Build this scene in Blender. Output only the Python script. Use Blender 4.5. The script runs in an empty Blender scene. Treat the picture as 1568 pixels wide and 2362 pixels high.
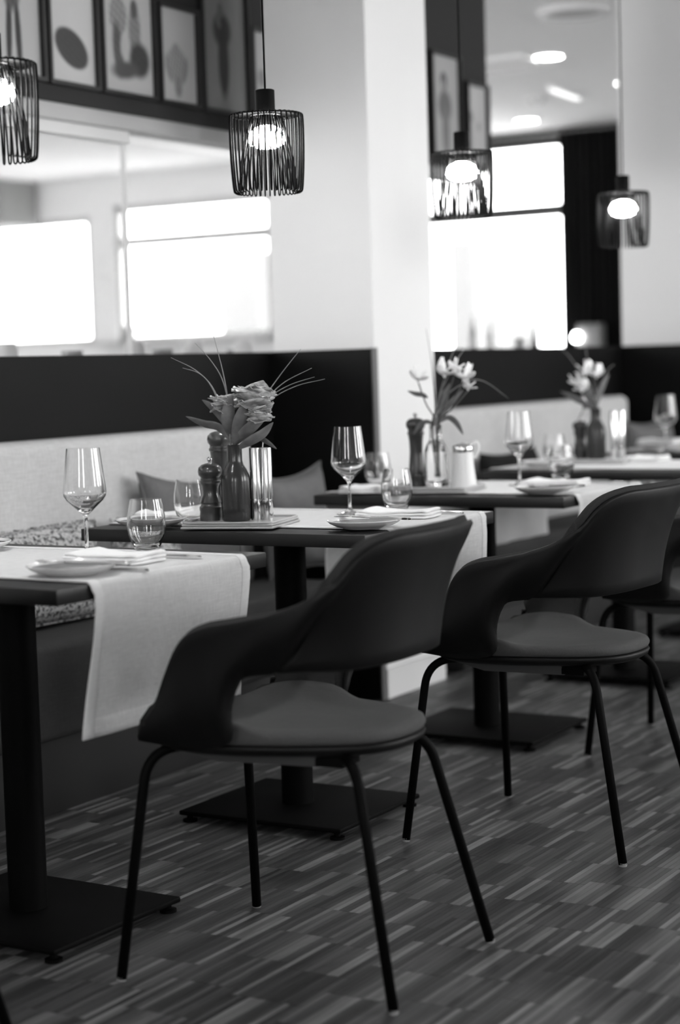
import bpy, bmesh, math, random
from mathutils import Vector, Matrix
C = bpy.context.scene.collection
random.seed(7)
R = math.radians

# ---------------------------------------------------------------- camera, sky, exposure
cam_d = bpy.data.cameras.new('camera'); cam = bpy.data.objects.new('camera', cam_d); C.objects.link(cam)
bpy.context.scene.camera = cam
YAW, PIT, ROL = R(30.85), R(4.514), R(-1.781)
fw = Vector((-math.sin(YAW)*math.cos(PIT), math.cos(YAW)*math.cos(PIT), -math.sin(PIT)))
r0 = Vector((math.cos(YAW), math.sin(YAW), 0)); u0 = r0.cross(fw)
rt = r0*math.cos(ROL) + u0*math.sin(ROL); up = -r0*math.sin(ROL) + u0*math.cos(ROL)
M = Matrix((rt, up, -fw)).transposed().to_4x4(); M.translation = Vector((0, 0, 1.125))
cam.matrix_world = M
cam_d.sensor_fit = 'VERTICAL'; cam_d.sensor_height = 36.0; cam_d.lens = 36.0*4250/2362
cam_d.clip_start = .05; cam_d.clip_end = 200
cam_d.dof.use_dof = True; cam_d.dof.focus_distance = 4.1; cam_d.dof.aperture_fstop = 2.0

w = bpy.data.worlds.new('world'); bpy.context.scene.world = w; w.use_nodes = True
bgn = w.node_tree.nodes['Background']
bgn.inputs[0].default_value = (1, 1, 1, 1); bgn.inputs[1].default_value = 4.0
vs = bpy.context.scene.view_settings
vs.view_transform = 'Standard'; vs.look = 'None'; vs.exposure = 1.95; vs.gamma = 1; vs.use_curve_mapping = False

def portal(x, y, z, sx, sz, rot):           # guides sky sampling through a window opening
    l = bpy.data.lights.new('window_light', 'AREA'); l.shape = 'RECTANGLE'; l.size = sx; l.size_y = sz
    l.cycles.is_portal = True
    o = bpy.data.objects.new('window_light', l); C.objects.link(o); o.location = (x, y, z); o.rotation_euler = rot
RIGHT_WIN = [(3.6, 4.4), (5.8, 7.4), (8.8, 10.8)]     # windows of the dining room, Y ranges
for a, b in RIGHT_WIN:
    portal(3.35, (a+b)/2, 1.95, 1.5, b-a, (0, R(90), 0))
portal(-9.8, 14.25, 1.95, 8.0, 1.6, (R(-90), 0, 0))
NEAR_WIN = [(-12.5, -9.6), (-8.8, -5.6), (-1.65, -1.1), (1.2, 2.15)]              # windows behind the camera, X ranges; back-room pair added to brighten its ceiling
for a, b in NEAR_WIN: portal((a+b)/2, -2.8, 1.8 if a < -4 else 2.0, b-a, 2.0 if a < -4 else 1.45, (R(90), 0, 0))

# ---------------------------------------------------------------- materials
MATS = {}
def mat(name, v, rough=.6, metal=0., spec=.5, bump=None, bscale=200, var=None, vscale=5, emit=None, coat=0, sheen=0, alpha=None):
    if name in MATS: return MATS[name]
    m = bpy.data.materials.new(name); m.use_nodes = True; nt = m.node_tree; n = nt.nodes; L = nt.links
    p = n['Principled BSDF']
    p.inputs['Base Color'].default_value = (v, v, v, 1); p.inputs['Roughness'].default_value = rough
    p.inputs['Metallic'].default_value = metal; p.inputs['Specular IOR Level'].default_value = spec
    p.inputs['Coat Weight'].default_value = coat; p.inputs['Sheen Weight'].default_value = sheen
    tc = n.new('ShaderNodeTexCoord')
    if var:
        no = n.new('ShaderNodeTexNoise'); no.inputs['Scale'].default_value = vscale; no.inputs['Detail'].default_value = 4
        L.new(tc.outputs['Object'], no.inputs['Vector'])
        mr = n.new('ShaderNodeMapRange'); mr.inputs[1].default_value = .3; mr.inputs[2].default_value = .7
        mr.inputs[3].default_value = v*(1-var); mr.inputs[4].default_value = v*(1+var)
        L.new(no.outputs['Fac'], mr.inputs[0]); L.new(mr.outputs[0], p.inputs['Base Color'])
    if bump:
        nb = n.new('ShaderNodeTexNoise'); nb.inputs['Scale'].default_value = bscale; nb.inputs['Detail'].default_value = 3
        L.new(tc.outputs['Object'], nb.inputs['Vector'])
        b = n.new('ShaderNodeBump'); b.inputs['Strength'].default_value = bump; b.inputs['Distance'].default_value = .002
        L.new(nb.outputs['Fac'], b.inputs['Height']); L.new(b.outputs[0], p.inputs['Normal'])
    if emit:
        p.inputs['Emission Color'].default_value = (1, 1, 1, 1); p.inputs['Emission Strength'].default_value = emit
    MATS[name] = m
    return m
def weave(name, v, scale=500, amt=.25, rough=.9, slub=.12):
    m = mat(name, v, rough, spec=.2); nt = m.node_tree; n = nt.nodes; L = nt.links; p = n['Principled BSDF']
    tc = n.new('ShaderNodeTexCoord'); mx = None; outs = []
    for sc in ((1, .06, 1), (.06, 1, .12)):
        mp = n.new('ShaderNodeMapping'); mp.inputs['Scale'].default_value = sc
        no = n.new('ShaderNodeTexNoise'); no.inputs['Scale'].default_value = scale; no.inputs['Detail'].default_value = 3
        L.new(tc.outputs['Object'], mp.inputs[0]); L.new(mp.outputs[0], no.inputs['Vector']); outs.append(no.outputs['Fac'])
    ad = n.new('ShaderNodeMath'); ad.operation = 'ADD'; L.new(outs[0], ad.inputs[0]); L.new(outs[1], ad.inputs[1])
    mr = n.new('ShaderNodeMapRange'); mr.inputs[1].default_value = .7; mr.inputs[2].default_value = 1.3
    mr.inputs[3].default_value = v*(1-slub); mr.inputs[4].default_value = v*(1+slub)
    L.new(ad.outputs[0], mr.inputs[0]); L.new(mr.outputs[0], p.inputs['Base Color'])
    b = n.new('ShaderNodeBump'); b.inputs['Strength'].default_value = amt; b.inputs['Distance'].default_value = .001
    L.new(ad.outputs[0], b.inputs['Height']); L.new(b.outputs[0], p.inputs['Normal'])
    return m
def glass(name, v=1., rough=0., ior=1.48):
    m = bpy.data.materials.new(name); m.use_nodes = True; p = m.node_tree.nodes['Principled BSDF']
    p.inputs['Base Color'].default_value = (v, v, v, 1); p.inputs['Roughness'].default_value = rough
    p.inputs['Transmission Weight'].default_value = 1; p.inputs['IOR'].default_value = ior
    return m
def pane_mat():
    m = bpy.data.materials.new('pane glass'); m.use_nodes = True; n = m.node_tree.nodes; L = m.node_tree.links
    for x in list(n): n.remove(x)
    o = n.new('ShaderNodeOutputMaterial'); t = n.new('ShaderNodeBsdfTransparent'); g = n.new('ShaderNodeBsdfGlossy')
    t.inputs[0].default_value = (.97, .97, .97, 1); g.inputs['Roughness'].default_value = .02
    f = n.new('ShaderNodeLayerWeight'); pw = n.new('ShaderNodeMath'); pw.operation = 'POWER'; pw.inputs[1].default_value = 4; mx = n.new('ShaderNodeMixShader')
    L.new(f.outputs['Facing'], pw.inputs[0]); mr = n.new('ShaderNodeMapRange'); mr.inputs[3].default_value = .02; mr.inputs[4].default_value = .7
    L.new(pw.outputs[0], mr.inputs[0]); L.new(mr.outputs[0], mx.inputs[0]); L.new(t.outputs[0], mx.inputs[1]); L.new(g.outputs[0], mx.inputs[2]); L.new(mx.outputs[0], o.inputs[0])
    return m
def parquet_mat():
    m = bpy.data.materials.new('industrial parquet'); m.use_nodes = True; n = m.node_tree.nodes; L = m.node_tree.links
    p = n['Principled BSDF']; at = n.new('ShaderNodeAttribute'); at.attribute_name = 'tone'
    oi = n.new('ShaderNodeObjectInfo')
    cr = n.new('ShaderNodeValToRGB'); e = cr.color_ramp.elements
    e[0].position = 0; e[0].color = (.020, .020, .020, 1); e[1].position = 1; e[1].color = (.24, .24, .24, 1)
    for pos, c in ((.35, .045), (.65, .085), (.86, .165)):
        x = e.new(pos); x.color = (c, c, c, 1)
    tc = n.new('ShaderNodeNewGeometry'); mp = n.new('ShaderNodeMapping'); mp.inputs['Scale'].default_value = (140, 9, 1)
    no = n.new('ShaderNodeTexNoise'); no.inputs['Scale'].default_value = 1; no.inputs['Detail'].default_value = 4
    L.new(tc.outputs['Position'], mp.inputs[0]); L.new(mp.outputs[0], no.inputs['Vector'])
    ad = n.new('ShaderNodeMath'); ad.operation = 'MULTIPLY_ADD'; ad.inputs[1].default_value = .3; L.new(no.outputs['Fac'], ad.inputs[0])
    sb = n.new('ShaderNodeMath'); sb.operation = 'SUBTRACT'; sb.inputs[1].default_value = .15
    L.new(at.outputs['Fac'], sb.inputs[0]); L.new(sb.outputs[0], ad.inputs[2])
    L.new(ad.outputs[0], cr.inputs[0]); L.new(cr.outputs[0], p.inputs['Base Color'])
    n2 = n.new('ShaderNodeTexNoise'); n2.inputs['Scale'].default_value = 6; L.new(tc.outputs['Position'], n2.inputs['Vector'])
    mr = n.new('ShaderNodeMapRange'); mr.inputs[3].default_value = .38; mr.inputs[4].default_value = .55
    L.new(n2.outputs['Fac'], mr.inputs[0]); L.new(mr.outputs[0], p.inputs['Roughness'])
    return m
def print_mat():
    m = bpy.data.materials.new('printed picture'); m.use_nodes = True; n = m.node_tree.nodes; L = m.node_tree.links
    at = n.new('ShaderNodeAttribute'); at.attribute_name = 'ink'
    L.new(at.outputs['Color'], n['Principled BSDF'].inputs['Base Color']); n['Principled BSDF'].inputs['Roughness'].default_value = .5
    return m
def pattern_mat():
    m = mat('patterned cushion fabric', .4, .9, spec=.2); n = m.node_tree.nodes; L = m.node_tree.links
    tc = n.new('ShaderNodeTexCoord'); mp = n.new('ShaderNodeMapping'); mp.inputs['Scale'].default_value = (95, 95, 95); mp.inputs['Rotation'].default_value = (R(40), 0, 0)
    v = n.new('ShaderNodeTexVoronoi'); v.inputs['Scale'].default_value = 1.0; wv = n.new('ShaderNodeTexWave'); wv.inputs['Scale'].default_value = 22; wv.inputs['Distortion'].default_value = 9; wv.inputs['Detail'].default_value = 3; wv.inputs['Detail Scale'].default_value = 3
    L.new(tc.outputs['Object'], mp.inputs[0]); L.new(mp.outputs[0], v.inputs['Vector']); L.new(tc.outputs['Object'], wv.inputs['Vector'])
    mu = n.new('ShaderNodeMath'); mu.operation = 'MULTIPLY'; L.new(v.outputs['Distance'], mu.inputs[0]); L.new(wv.outputs['Fac'], mu.inputs[1])
    cr = n.new('ShaderNodeValToRGB'); e = cr.color_ramp.elements
    e[0].position = .05; e[0].color = (.6, .6, .6, 1); e[1].position = .55; e[1].color = (.08, .08, .08, 1)
    L.new(mu.outputs[0], cr.inputs[0]); L.new(cr.outputs[0], n['Principled BSDF'].inputs['Base Color'])
    return m
WHITE = mat('white wall paint', .8, .9, bump=.15, bscale=150, spec=.2)
CEIL = mat('ceiling paint', .82, .95, spec=.1)
PANEL = mat('dark wall panel', .005, .5, spec=.12, var=.15, vscale=2)
TRIMG = mat('grey panel edge', .13, .5)
BAND = mat('dark picture wall', .03, .8, spec=.3)
RAIL = mat('pale rail', .5, .5)
BLACKF = mat('black frame', .012, .4)
BENCHB = weave('pale upholstery', .58, 350, .2)
BENCHS = weave('dark grey upholstery', .055, 350, .3)
PLINTH = mat('black plinth', .01, .6)
TABLE = mat('black table top', .010, .38, spec=.45, bump=.05, bscale=60)
METAL = mat('black powder coated metal', .0015, .6, spec=.08)
SHELL = mat('black moulded chair shell', .0035, .48, spec=.28, bump=.05, bscale=400)
LINING = weave('chair lining fabric', .04, 700, .2)
PAD = weave('grey seat fabric', .085, 600, .2, slub=.1)
UNDER = mat('grey under seat cover', .11, .55)
GLIDE = mat('pale glide', .3, .4)
LINEN = weave('pale linen', .68, 420, .35, slub=.1)
HEM = weave('lit linen hem', .78, 420, .25, slub=.06)  # light caught by the folded edge, painted in as a paler linen
NAPK = weave('white napkin cotton', .88, 500, .15, slub=.03)
CHINA = mat('white glazed china', .74, .15, spec=.6, coat=.3)
CHINAG = mat('grey plate well', .22, .2, spec=.5, coat=.3)
TRAYM = mat('pale grey tray', .5, .3)
STEEL = mat('polished steel', .75, .12, metal=1)
WOOD = mat('dark mill wood', .045, .3, spec=.6, var=.25, vscale=25, coat=.4)
WOODD = mat('black stained wood', .02, .3, spec=.6, coat=.4)
VASEM = mat('dark glazed vase', .03, .2, spec=.45, coat=.1)
GLASS = glass('clear glass')
PANE = pane_mat(); PARQ = parquet_mat(); PRINT = print_mat(); PATT = pattern_mat()
GREYC = weave('grey cushion fabric', .16, 300, .25)
DARKC = weave('black cushion fabric', .015, 300, .25)
LEAFM = mat('leaf', .14, .5, var=.3, vscale=40)
LEAFD = mat('dark stem', .07, .6)
GRASSM = mat('dry grass blade', .22, .6)
PETG = mat('mottled rose petal', .5, .6, var=.5, vscale=60)
PETW = mat('white petal', .8, .6, var=.1, vscale=60)
BULB = mat('lamp bulb', 1, .5, emit=52)
SPOTE = mat('downlight diffuser', 1, .5, emit=9)
PORC = mat('white ceramic jar', .85, .3)
CURT = mat('black curtain fabric', .012, .9, spec=.1)
FACADE = mat('pale facade outside', .10, .9)
GROUND = mat('outside paving', .55, .9)

# ---------------------------------------------------------------- mesh helpers
def tag(o, label=None, cat=None, group=None, kind=None):
    if label: o['label'] = label
    if cat: o['category'] = cat
    if group: o['group'] = group
    if kind: o['kind'] = kind
    return o
def thing(name, label, cat, loc=(0, 0, 0), rz=0, group=None):
    o = bpy.data.objects.new(name, None); C.objects.link(o); o.location = loc; o.rotation_euler = (0, 0, rz)
    o.empty_display_size = .05
    return tag(o, label, cat, group)
def mk(name, V, F, m, parent=None, smooth=False, loc=None):
    me = bpy.data.meshes.new(name); me.from_pydata([tuple(v) for v in V], [], F); me.update()
    bm = bmesh.new(); bm.from_mesh(me); bmesh.ops.recalc_face_normals(bm, faces=bm.faces); bm.to_mesh(me); bm.free()
    if smooth:
        for p in me.polygons: p.use_smooth = True
    me.materials.append(m)
    o = bpy.data.objects.new(name, me); C.objects.link(o); o.parent = parent
    if loc: o.location = loc
    return o
def auto(o, ang=40):
    me = o.data; bm = bmesh.new(); bm.from_mesh(me)
    for e in bm.edges:
        if len(e.link_faces) == 2 and e.calc_face_angle(0) > R(ang): e.smooth = False
    for f in bm.faces: f.smooth = True
    bm.to_mesh(me); bm.free(); return o
class G:                                                     # a small geometry collector
    def __init__(s): s.V = []; s.F = []
    def add(s, V, F):
        n = len(s.V); s.V += [Vector(v) for v in V]; s.F += [tuple(i+n for i in f) for f in F]; return s
    def box(s, x0, x1, y0, y1, z0, z1):
        return s.add([(x, y, z) for x in (x0, x1) for y in (y0, y1) for z in (z0, z1)],
                     [(0, 1, 3, 2), (4, 6, 7, 5), (0, 4, 5, 1), (2, 3, 7, 6), (0, 2, 6, 4), (1, 5, 7, 3)])
    def lathe(s, prof, n=40, c=(0, 0, 0), closed=False):
        V = []; F = []; k = len(prof)
        for i in range(n):
            a = 2*math.pi*i/n
            for r, z in prof: V.append((c[0]+r*math.cos(a), c[1]+r*math.sin(a), c[2]+z))
        rng = k if closed else k-1
        for i in range(n):
            for j in range(rng):
                a, b = i*k+j, i*k+(j+1) % k; c2, d = ((i+1) % n)*k+(j+1) % k, ((i+1) % n)*k+j
                F.append((a, b, c2, d))
        return s.add(V, F)
    def tube(s, P, r, n=8, cap=True):
        P = [Vector(p) for p in P]; V = []; F = []; pn = None
        rr = r if isinstance(r, (list, tuple)) else [r]*len(P)
        for i, p in enumerate(P):
            t = (P[min(i+1, len(P)-1)]-P[max(i-1, 0)]).normalized()
            if pn is None: pn = t.orthogonal().normalized()
            pn = (pn - t*pn.dot(t)).normalized(); b = t.cross(pn)
            for k in range(n):
                a = 2*math.pi*k/n; V.append(p+(pn*math.cos(a)+b*math.sin(a))*rr[i])
        for i in range(len(P)-1):
            for k in range(n): F.append((i*n+k, i*n+(k+1) % n, (i+1)*n+(k+1) % n, (i+1)*n+k))
        if cap: F += [tuple(range(n))[::-1], tuple((len(P)-1)*n+k for k in range(n))]
        return s.add(V, F)
    def mk(s, name, m, parent=None, smooth=False, loc=None): return mk(name, s.V, s.F, m, parent, smooth, loc)
def rbox(name, x0, x1, y0, y1, z0, z1, m, parent=None, bev=.004, seg=2):
    bm = bmesh.new(); g = G().box(x0, x1, y0, y1, z0, z1)
    vs_ = [bm.verts.new(v) for v in g.V]
    for f in g.F: bm.faces.new([vs_[i] for i in f])
    bmesh.ops.recalc_face_normals(bm, faces=bm.faces)
    bmesh.ops.bevel(bm, geom=bm.edges[:], offset=bev, segments=seg, affect='EDGES', profile=.5)
    me = bpy.data.meshes.new(name); bm.to_mesh(me); bm.free(); me.materials.append(m)
    for p in me.polygons: p.use_smooth = True
    o = bpy.data.objects.new(name, me); C.objects.link(o); o.parent = parent
    return auto(o, 35)
def lathe(name, prof, m, parent=None, n=40, c=(0, 0, 0), closed=False, ang=50):
    return auto(G().lathe(prof, n, c, closed).mk(name, m, parent), ang)
def crv(P, n):                                               # catmull-rom resampling
    P = [Vector(p) for p in P]; Q = [P[0]*2-P[1]] + P + [P[-1]*2-P[-2]]; out = []
    m = len(P)-1
    for i in range(n+1):
        t = i/n*m; k = min(int(t), m-1); t -= k; a, b, c, d = Q[k:k+4]
        out.append(.5*((2*b)+(c-a)*t+(2*a-5*b+4*c-d)*t*t+(3*b-a-3*c+d)*t**3))
    return out
def fillet(P, r, n=6):                                       # rounds the inner corners of a polyline
    P = [Vector(p) for p in P]; out = [P[0]]
    for i in range(1, len(P)-1):
        a, b, c = P[i-1], P[i], P[i+1]; u, v = (a-b), (c-b); q = min(r, u.length*.45, v.length*.45)
        s, e = b+u.normalized()*q, b+v.normalized()*q
        for k in range(n+1):
            t = k/n; out.append(s*(1-t)**2+b*2*t*(1-t)+e*t*t)
    out.append(P[-1]); return out
def gridF(nu, nv, off=0, flip=False):
    F = []
    for i in range(nu-1):
        for j in range(nv-1):
            q = (off+i*nv+j, off+(i+1)*nv+j, off+(i+1)*nv+j+1, off+i*nv+j+1); F.append(q[::-1] if flip else q)
    return F
def normals(Gd):
    nu, nv = len(Gd), len(Gd[0]); N = []
    for i in range(nu):
        row = []
        for j in range(nv):
            a = Gd[min(i+1, nu-1)][j]-Gd[max(i-1, 0)][j]; b = Gd[i][min(j+1, nv-1)]-Gd[i][max(j-1, 0)]
            row.append(a.cross(b).normalized())
        N.append(row)
    return N
def slab(Gd, t0, t1, N=None):                                # closed solid between two offsets of a grid, with rounded rim
    N = N or normals(Gd); nu, nv = len(Gd), len(Gd[0]); V = []; 
    for t in (t0, t1):
        for i in range(nu):
            for j in range(nv): V.append(Gd[i][j]+N[i][j]*t)
    F = gridF(nu, nv, 0, True)+gridF(nu, nv, nu*nv)
    ring = [(i, 0) for i in range(nu)]+[(nu-1, j) for j in range(1, nv)]+[(i, nv-1) for i in range(nu-2, -1, -1)]+[(0, j) for j in range(nv-2, 0, -1)]
    base = len(V); tm = (t0+t1)/2; h = abs(t1-t0)*.42
    for (i, j) in ring:
        o = Vector((0, 0, 0))
        if i in (0, nu-1): o += (Gd[i][j]-Gd[1 if i == 0 else nu-2][j]).normalized()
        if j in (0, nv-1): o += (Gd[i][j]-Gd[i][1 if j == 0 else nv-2]).normalized()
        V.append(Gd[i][j]+N[i][j]*tm+o.normalized()*h)
    m = len(ring)
    for k in range(m):
        a = ring[k]; b = ring[(k+1) % m]; ia = a[0]*nv+a[1]; ib = b[0]*nv+b[1]
        F.append((ia, ib, base+(k+1) % m, base+k)); F.append((base+k, base+(k+1) % m, nu*nv+ib, nu*nv+ia))
    return V, F
def dup(root, loc, rz=None, label=None, group=None):
    def cp(o, par):
        c = o.copy(); C.objects.link(c); c.parent = par
        for ch in list(o.children): cp(ch, c)
        return c
    kids = list(root.children); r = root.copy(); C.objects.link(r)
    for ch in kids: cp(ch, r)
    r.location = loc
    if rz is not None: r.rotation_euler = (0, 0, rz)
    if label: r['label'] = label
    if group: r['group'] = group
    return r
def sbox(name, x0, x1, y0, y1, z0, z1, m):
    return tag(G().box(x0, x1, y0, y1, z0, z1).mk(name, m), kind='structure')

# ---------------------------------------------------------------- the room
CZ = 2.98
def wall_y(name, y0, y1, x0, x1, z0, z1, holes, m):           # wall in the X direction with rectangular holes (x0,x1,z0,z1)
    g = G(); xs = sorted({x0, x1, *[h[0] for h in holes], *[h[1] for h in holes]})
    for a, b in zip(xs, xs[1:]):
        hs = [h for h in holes if h[0] <= a and h[1] >= b]; z = z0
        for h in sorted(hs, key=lambda q: q[2]):
            if h[2] > z: g.box(a, b, y0, y1, z, h[2])
            z = h[3]
        if z < z1: g.box(a, b, y0, y1, z, z1)
    return tag(g.mk(name, m), kind='structure')
sbox('ceiling', -14.4, 3.6, -2.7, 14.4, CZ, CZ+.12, CEIL)
# end wall with its windows (X ranges, sill, transom, head)
EW = [(-13.6, -11.04, 1.42, 2.62), (-10.74, -9.0, 1.42, 2.69), (-7.5, -5.93, 1.19, 2.93)]
wall_y('wall_end', 14.0, 14.2, -14.2, 3.4, 0, CZ, EW, WHITE)
for k, (a, b, c, d) in enumerate(EW):
    wn = tag(bpy.data.objects.new('window_%d' % (k+1), None), kind='structure'); C.objects.link(wn); wn.location = (a, 14.0, c)
    W, H = b-a, d-c; fr = G(); t = .05
    mt = BLACKF if k == 2 else RAIL
    for q in ((0, t, 0, H), (W-t, W, 0, H), (0, W, 0, t if k < 2 else .03), (0, W, H-.06, H)): fr.box(q[0], q[1], .02, .09, q[2], q[3])
    tz = (2.30-c, 2.40-c) if k else (2.3-c, 2.3-c)
    fr.mk('window_frame', mt, wn)
    if k: G().box(0, W, .0, .10, *tz).mk('transom', mt, wn)
    for (z0, z1) in (((0, H),) if not k else ((0, tz[0]), (tz[1], H))):
        G().box(t, W-t, .05, .056, z0+.02, z1-.02).mk('window_pane', PANE, wn)
sbox('trim_7', -7.6, -5.8, 13.9, 14.02, 2.93, CZ, BLACKF)
sbox('wall_far', -14.3, -14.1, -2.6, 14.2, 0, CZ, WHITE)
wall_y('wall_near', -2.7, -2.5, -14.2, 3.4, 0, CZ, [(a, b, 1.3 if a > -4 else .5, 2.75) for a, b in NEAR_WIN], WHITE)
# right wall with windows
g = G(); ys = [-2.5]
for a, b in RIGHT_WIN: ys += [a, b]
ys.append(14.0)
for i in range(0, len(ys), 2): g.box(3.2, 3.4, ys[i], ys[i+1], 0, CZ)
for a, b in RIGHT_WIN: g.box(3.2, 3.4, a, b, 0, 1.2); g.box(3.2, 3.4, a, b, 2.7, CZ)
tag(g.mk('wall_right', WHITE), kind='structure')
# piers, niche returns (dividing wall)
sbox('wall_left', -3.446, -3.05, 5.36, 5.785, 0, CZ, WHITE)
sbox('wall_left', -3.446, -3.05, 8.52, 8.95, 0, CZ, WHITE)
sbox('wall_left', -3.446, -3.05, 2.2, 2.6, 0, CZ, WHITE)
sbox('wall_left', -3.446, -3.05, -2.5, 2.2, 0, CZ, WHITE)
sbox('wall_left', -3.446, -3.05, 11.7, 14.0, 0, CZ, WHITE)
# dado panels: back panels and return panels
sbox('trim_1', -3.50, -3.446, 2.6, 5.36, 0, 1.182, PANEL)
sbox('trim_2', -3.446, -3.045, 5.333, 5.36, 0, 1.182, PANEL)
sbox('trim_3', -3.05, -3.038, 5.333, 5.362, 0, 1.184, TRIMG)  # edge of the dark panel; light on it painted in as grey
sbox('trim_4', -3.50, -3.446, 5.785, 8.52, 0, 1.182, PANEL)
sbox('trim_5', -3.446, -3.045, 8.493, 8.52, 0, 1.182, PANEL)
sbox('trim_6', -3.50, -3.446, 8.95, 11.7, 0, 1.182, PANEL)
sbox('baseboard_left', -3.05, -3.035, 5.365, 5.785, 0, .10, WHITE)
# picture bulkhead and the partition under it
sbox('wall_behind', -3.90, -3.75, 2.0, 7.70, 1.985, CZ, BAND)
sbox('trim_8', -3.86, -3.77, 2.0, 7.66, 1.935, 1.985, RAIL)
sbox('trim_9', -3.84, -3.80, 2.0, 5.055, 1.895, 1.935, WHITE)
gp = tag(bpy.data.objects.new('window_4', None), kind='structure'); C.objects.link(gp); gp.location = (-3.83, 2.0, 0)
for a, b in ((0, 3.045), (3.06, 5.66)): G().box(-.004, .004, a, b, 1.15, 1.90).mk('window_pane', PANE, gp)
G().box(-.006, .006, 3.045, 3.060, 1.15, 1.93).mk('mullion', WHITE, gp)
# grey bulkhead hanging in the back room
sbox('trim_10', -13.4, -11.62, 13.4, 13.95, 2.56, CZ, mat('grey bulkhead', .25, .8))
# outside
sbox('trim_11', -40, 40, 14.2, 60, -.4, -.3, GROUND)['kind'] = 'structure'
tag(G().box(-9.0, -8.43, 17.5, 18.5, -.3, 2.4).mk('house', FACADE), 'pale blank house front outside the end window', 'building')
tag(G().box(-11.95, -11.45, 17.5, 18.5, -.3, 2.45).mk('house', FACADE), 'low pale block outside the left end window', 'building')

# ---------------------------------------------------------------- floor: sub-floor and parquet strips
sbox('floor', -14.2, 3.4, -2.5, 14.2, -.06, -.0065, mat('floor joint', .02, .8))
floor = bpy.data.objects['floor']
SW, SL, SG = .0125, .165, .0004
def proj(P):
    v = Vector(P)-Vector((0, 0, 1.125)); d = v.dot(fw)
    return 784+4250*v.dot(rt)/d, 1181-4250*v.dot(up)/d, d
rs = random.Random(3); strips = []; blk = {}
nx = int((3.05+1.6)/SW)
for i in range(nx):
    x0 = -3.06+i*SW; off = [0, .5][(i//12) % 2]*SL + (.33*SL if (i//24) % 2 else 0)
    y = .7-off; k = 0
    run = 0
    while y < 13.9:
        px, py, d = proj((x0, y+SL/2, 0)) if y > 1.0 else (-999, 0, 1)
        if True:
            key = (i//3, k) ; t = blk.setdefault(key, rs.random())
            tone = t*.45+rs.random()*.55
            if rs.random() < .07: tone = .8+.2*rs.random()
            strips.append((x0, y, px, py, d, min(1, max(0, tone))))
        y += SL; k += 1
vis = [s for s in strips if 20 < s[2] < 1548 and 1950 < s[3] < 2350]
vis.sort(key=lambda s: s[4]); single = set((s[0], s[1]) for s in vis[:300])
def strip_mesh(name, items, parent, origin=(0, 0)):
    V = []; F = []; T = []
    for (x, y, tone, dz) in items:
        n = len(V); a, b, c, d = x+SG, x+SW-SG, y+SG, y+SL-SG; z = dz
        V += [(a, c, z), (b, c, z), (b, d, z), (a, d, z), (a, c, -.006), (b, c, -.006), (b, d, -.006), (a, d, -.006)]
        F += [(n, n+1, n+2, n+3), (n, n+4, n+5, n+1), (n+1, n+5, n+6, n+2), (n+2, n+6, n+7, n+3), (n+3, n+7, n+4, n)]
        T += [tone]*5
    me = bpy.data.meshes.new(name); me.from_pydata(V, [], F); me.materials.append(PARQ)
    at = me.attributes.new('tone', 'FLOAT', 'FACE'); at.data.foreach_set('value', T)
    o = bpy.data.objects.new(name, me); C.objects.link(o); o.parent = parent
    return o
bulk = [(s[0], s[1], s[5], rs.uniform(-.0002, 0)) for s in strips if (s[0], s[1]) not in single]
strip_mesh('parquet_strips', bulk, floor)['kind'] = 'stuff'
tones = [(k+.5)/12 for k in range(12)]; bank = [strip_mesh('parquet_strip', [(0, 0, t, 0)], floor) for t in tones]; used = [False]*12
for s in strips:
    if (s[0], s[1]) in single:
        k = min(11, int(s[5]*12)); o = bank[k]
        if used[k]: o = bank[k].copy(); C.objects.link(o); o.parent = floor
        used[k] = True; o.location = (s[0], s[1], rs.uniform(-.0002, 0))
# plain floor surface beyond the strips
tag(G().box(-3.06+nx*SW, 3.2, -2.5, 14.0, -.0065, -.001).mk('floor_covering', mat('plain parquet beyond view', .07, .5), floor), kind='structure')
tag(G().box(-3.06, -3.06+nx*SW, -2.5, .6, -.0065, -.001).mk('floor_covering', mat('plain parquet beyond view', .07, .5), floor), kind='structure')
tag(G().box(-14.1, -3.5, -2.5, 14.0, -.0065, -.001).mk('floor_covering', mat('back room floor', .6, .5), floor), kind='structure')

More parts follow.
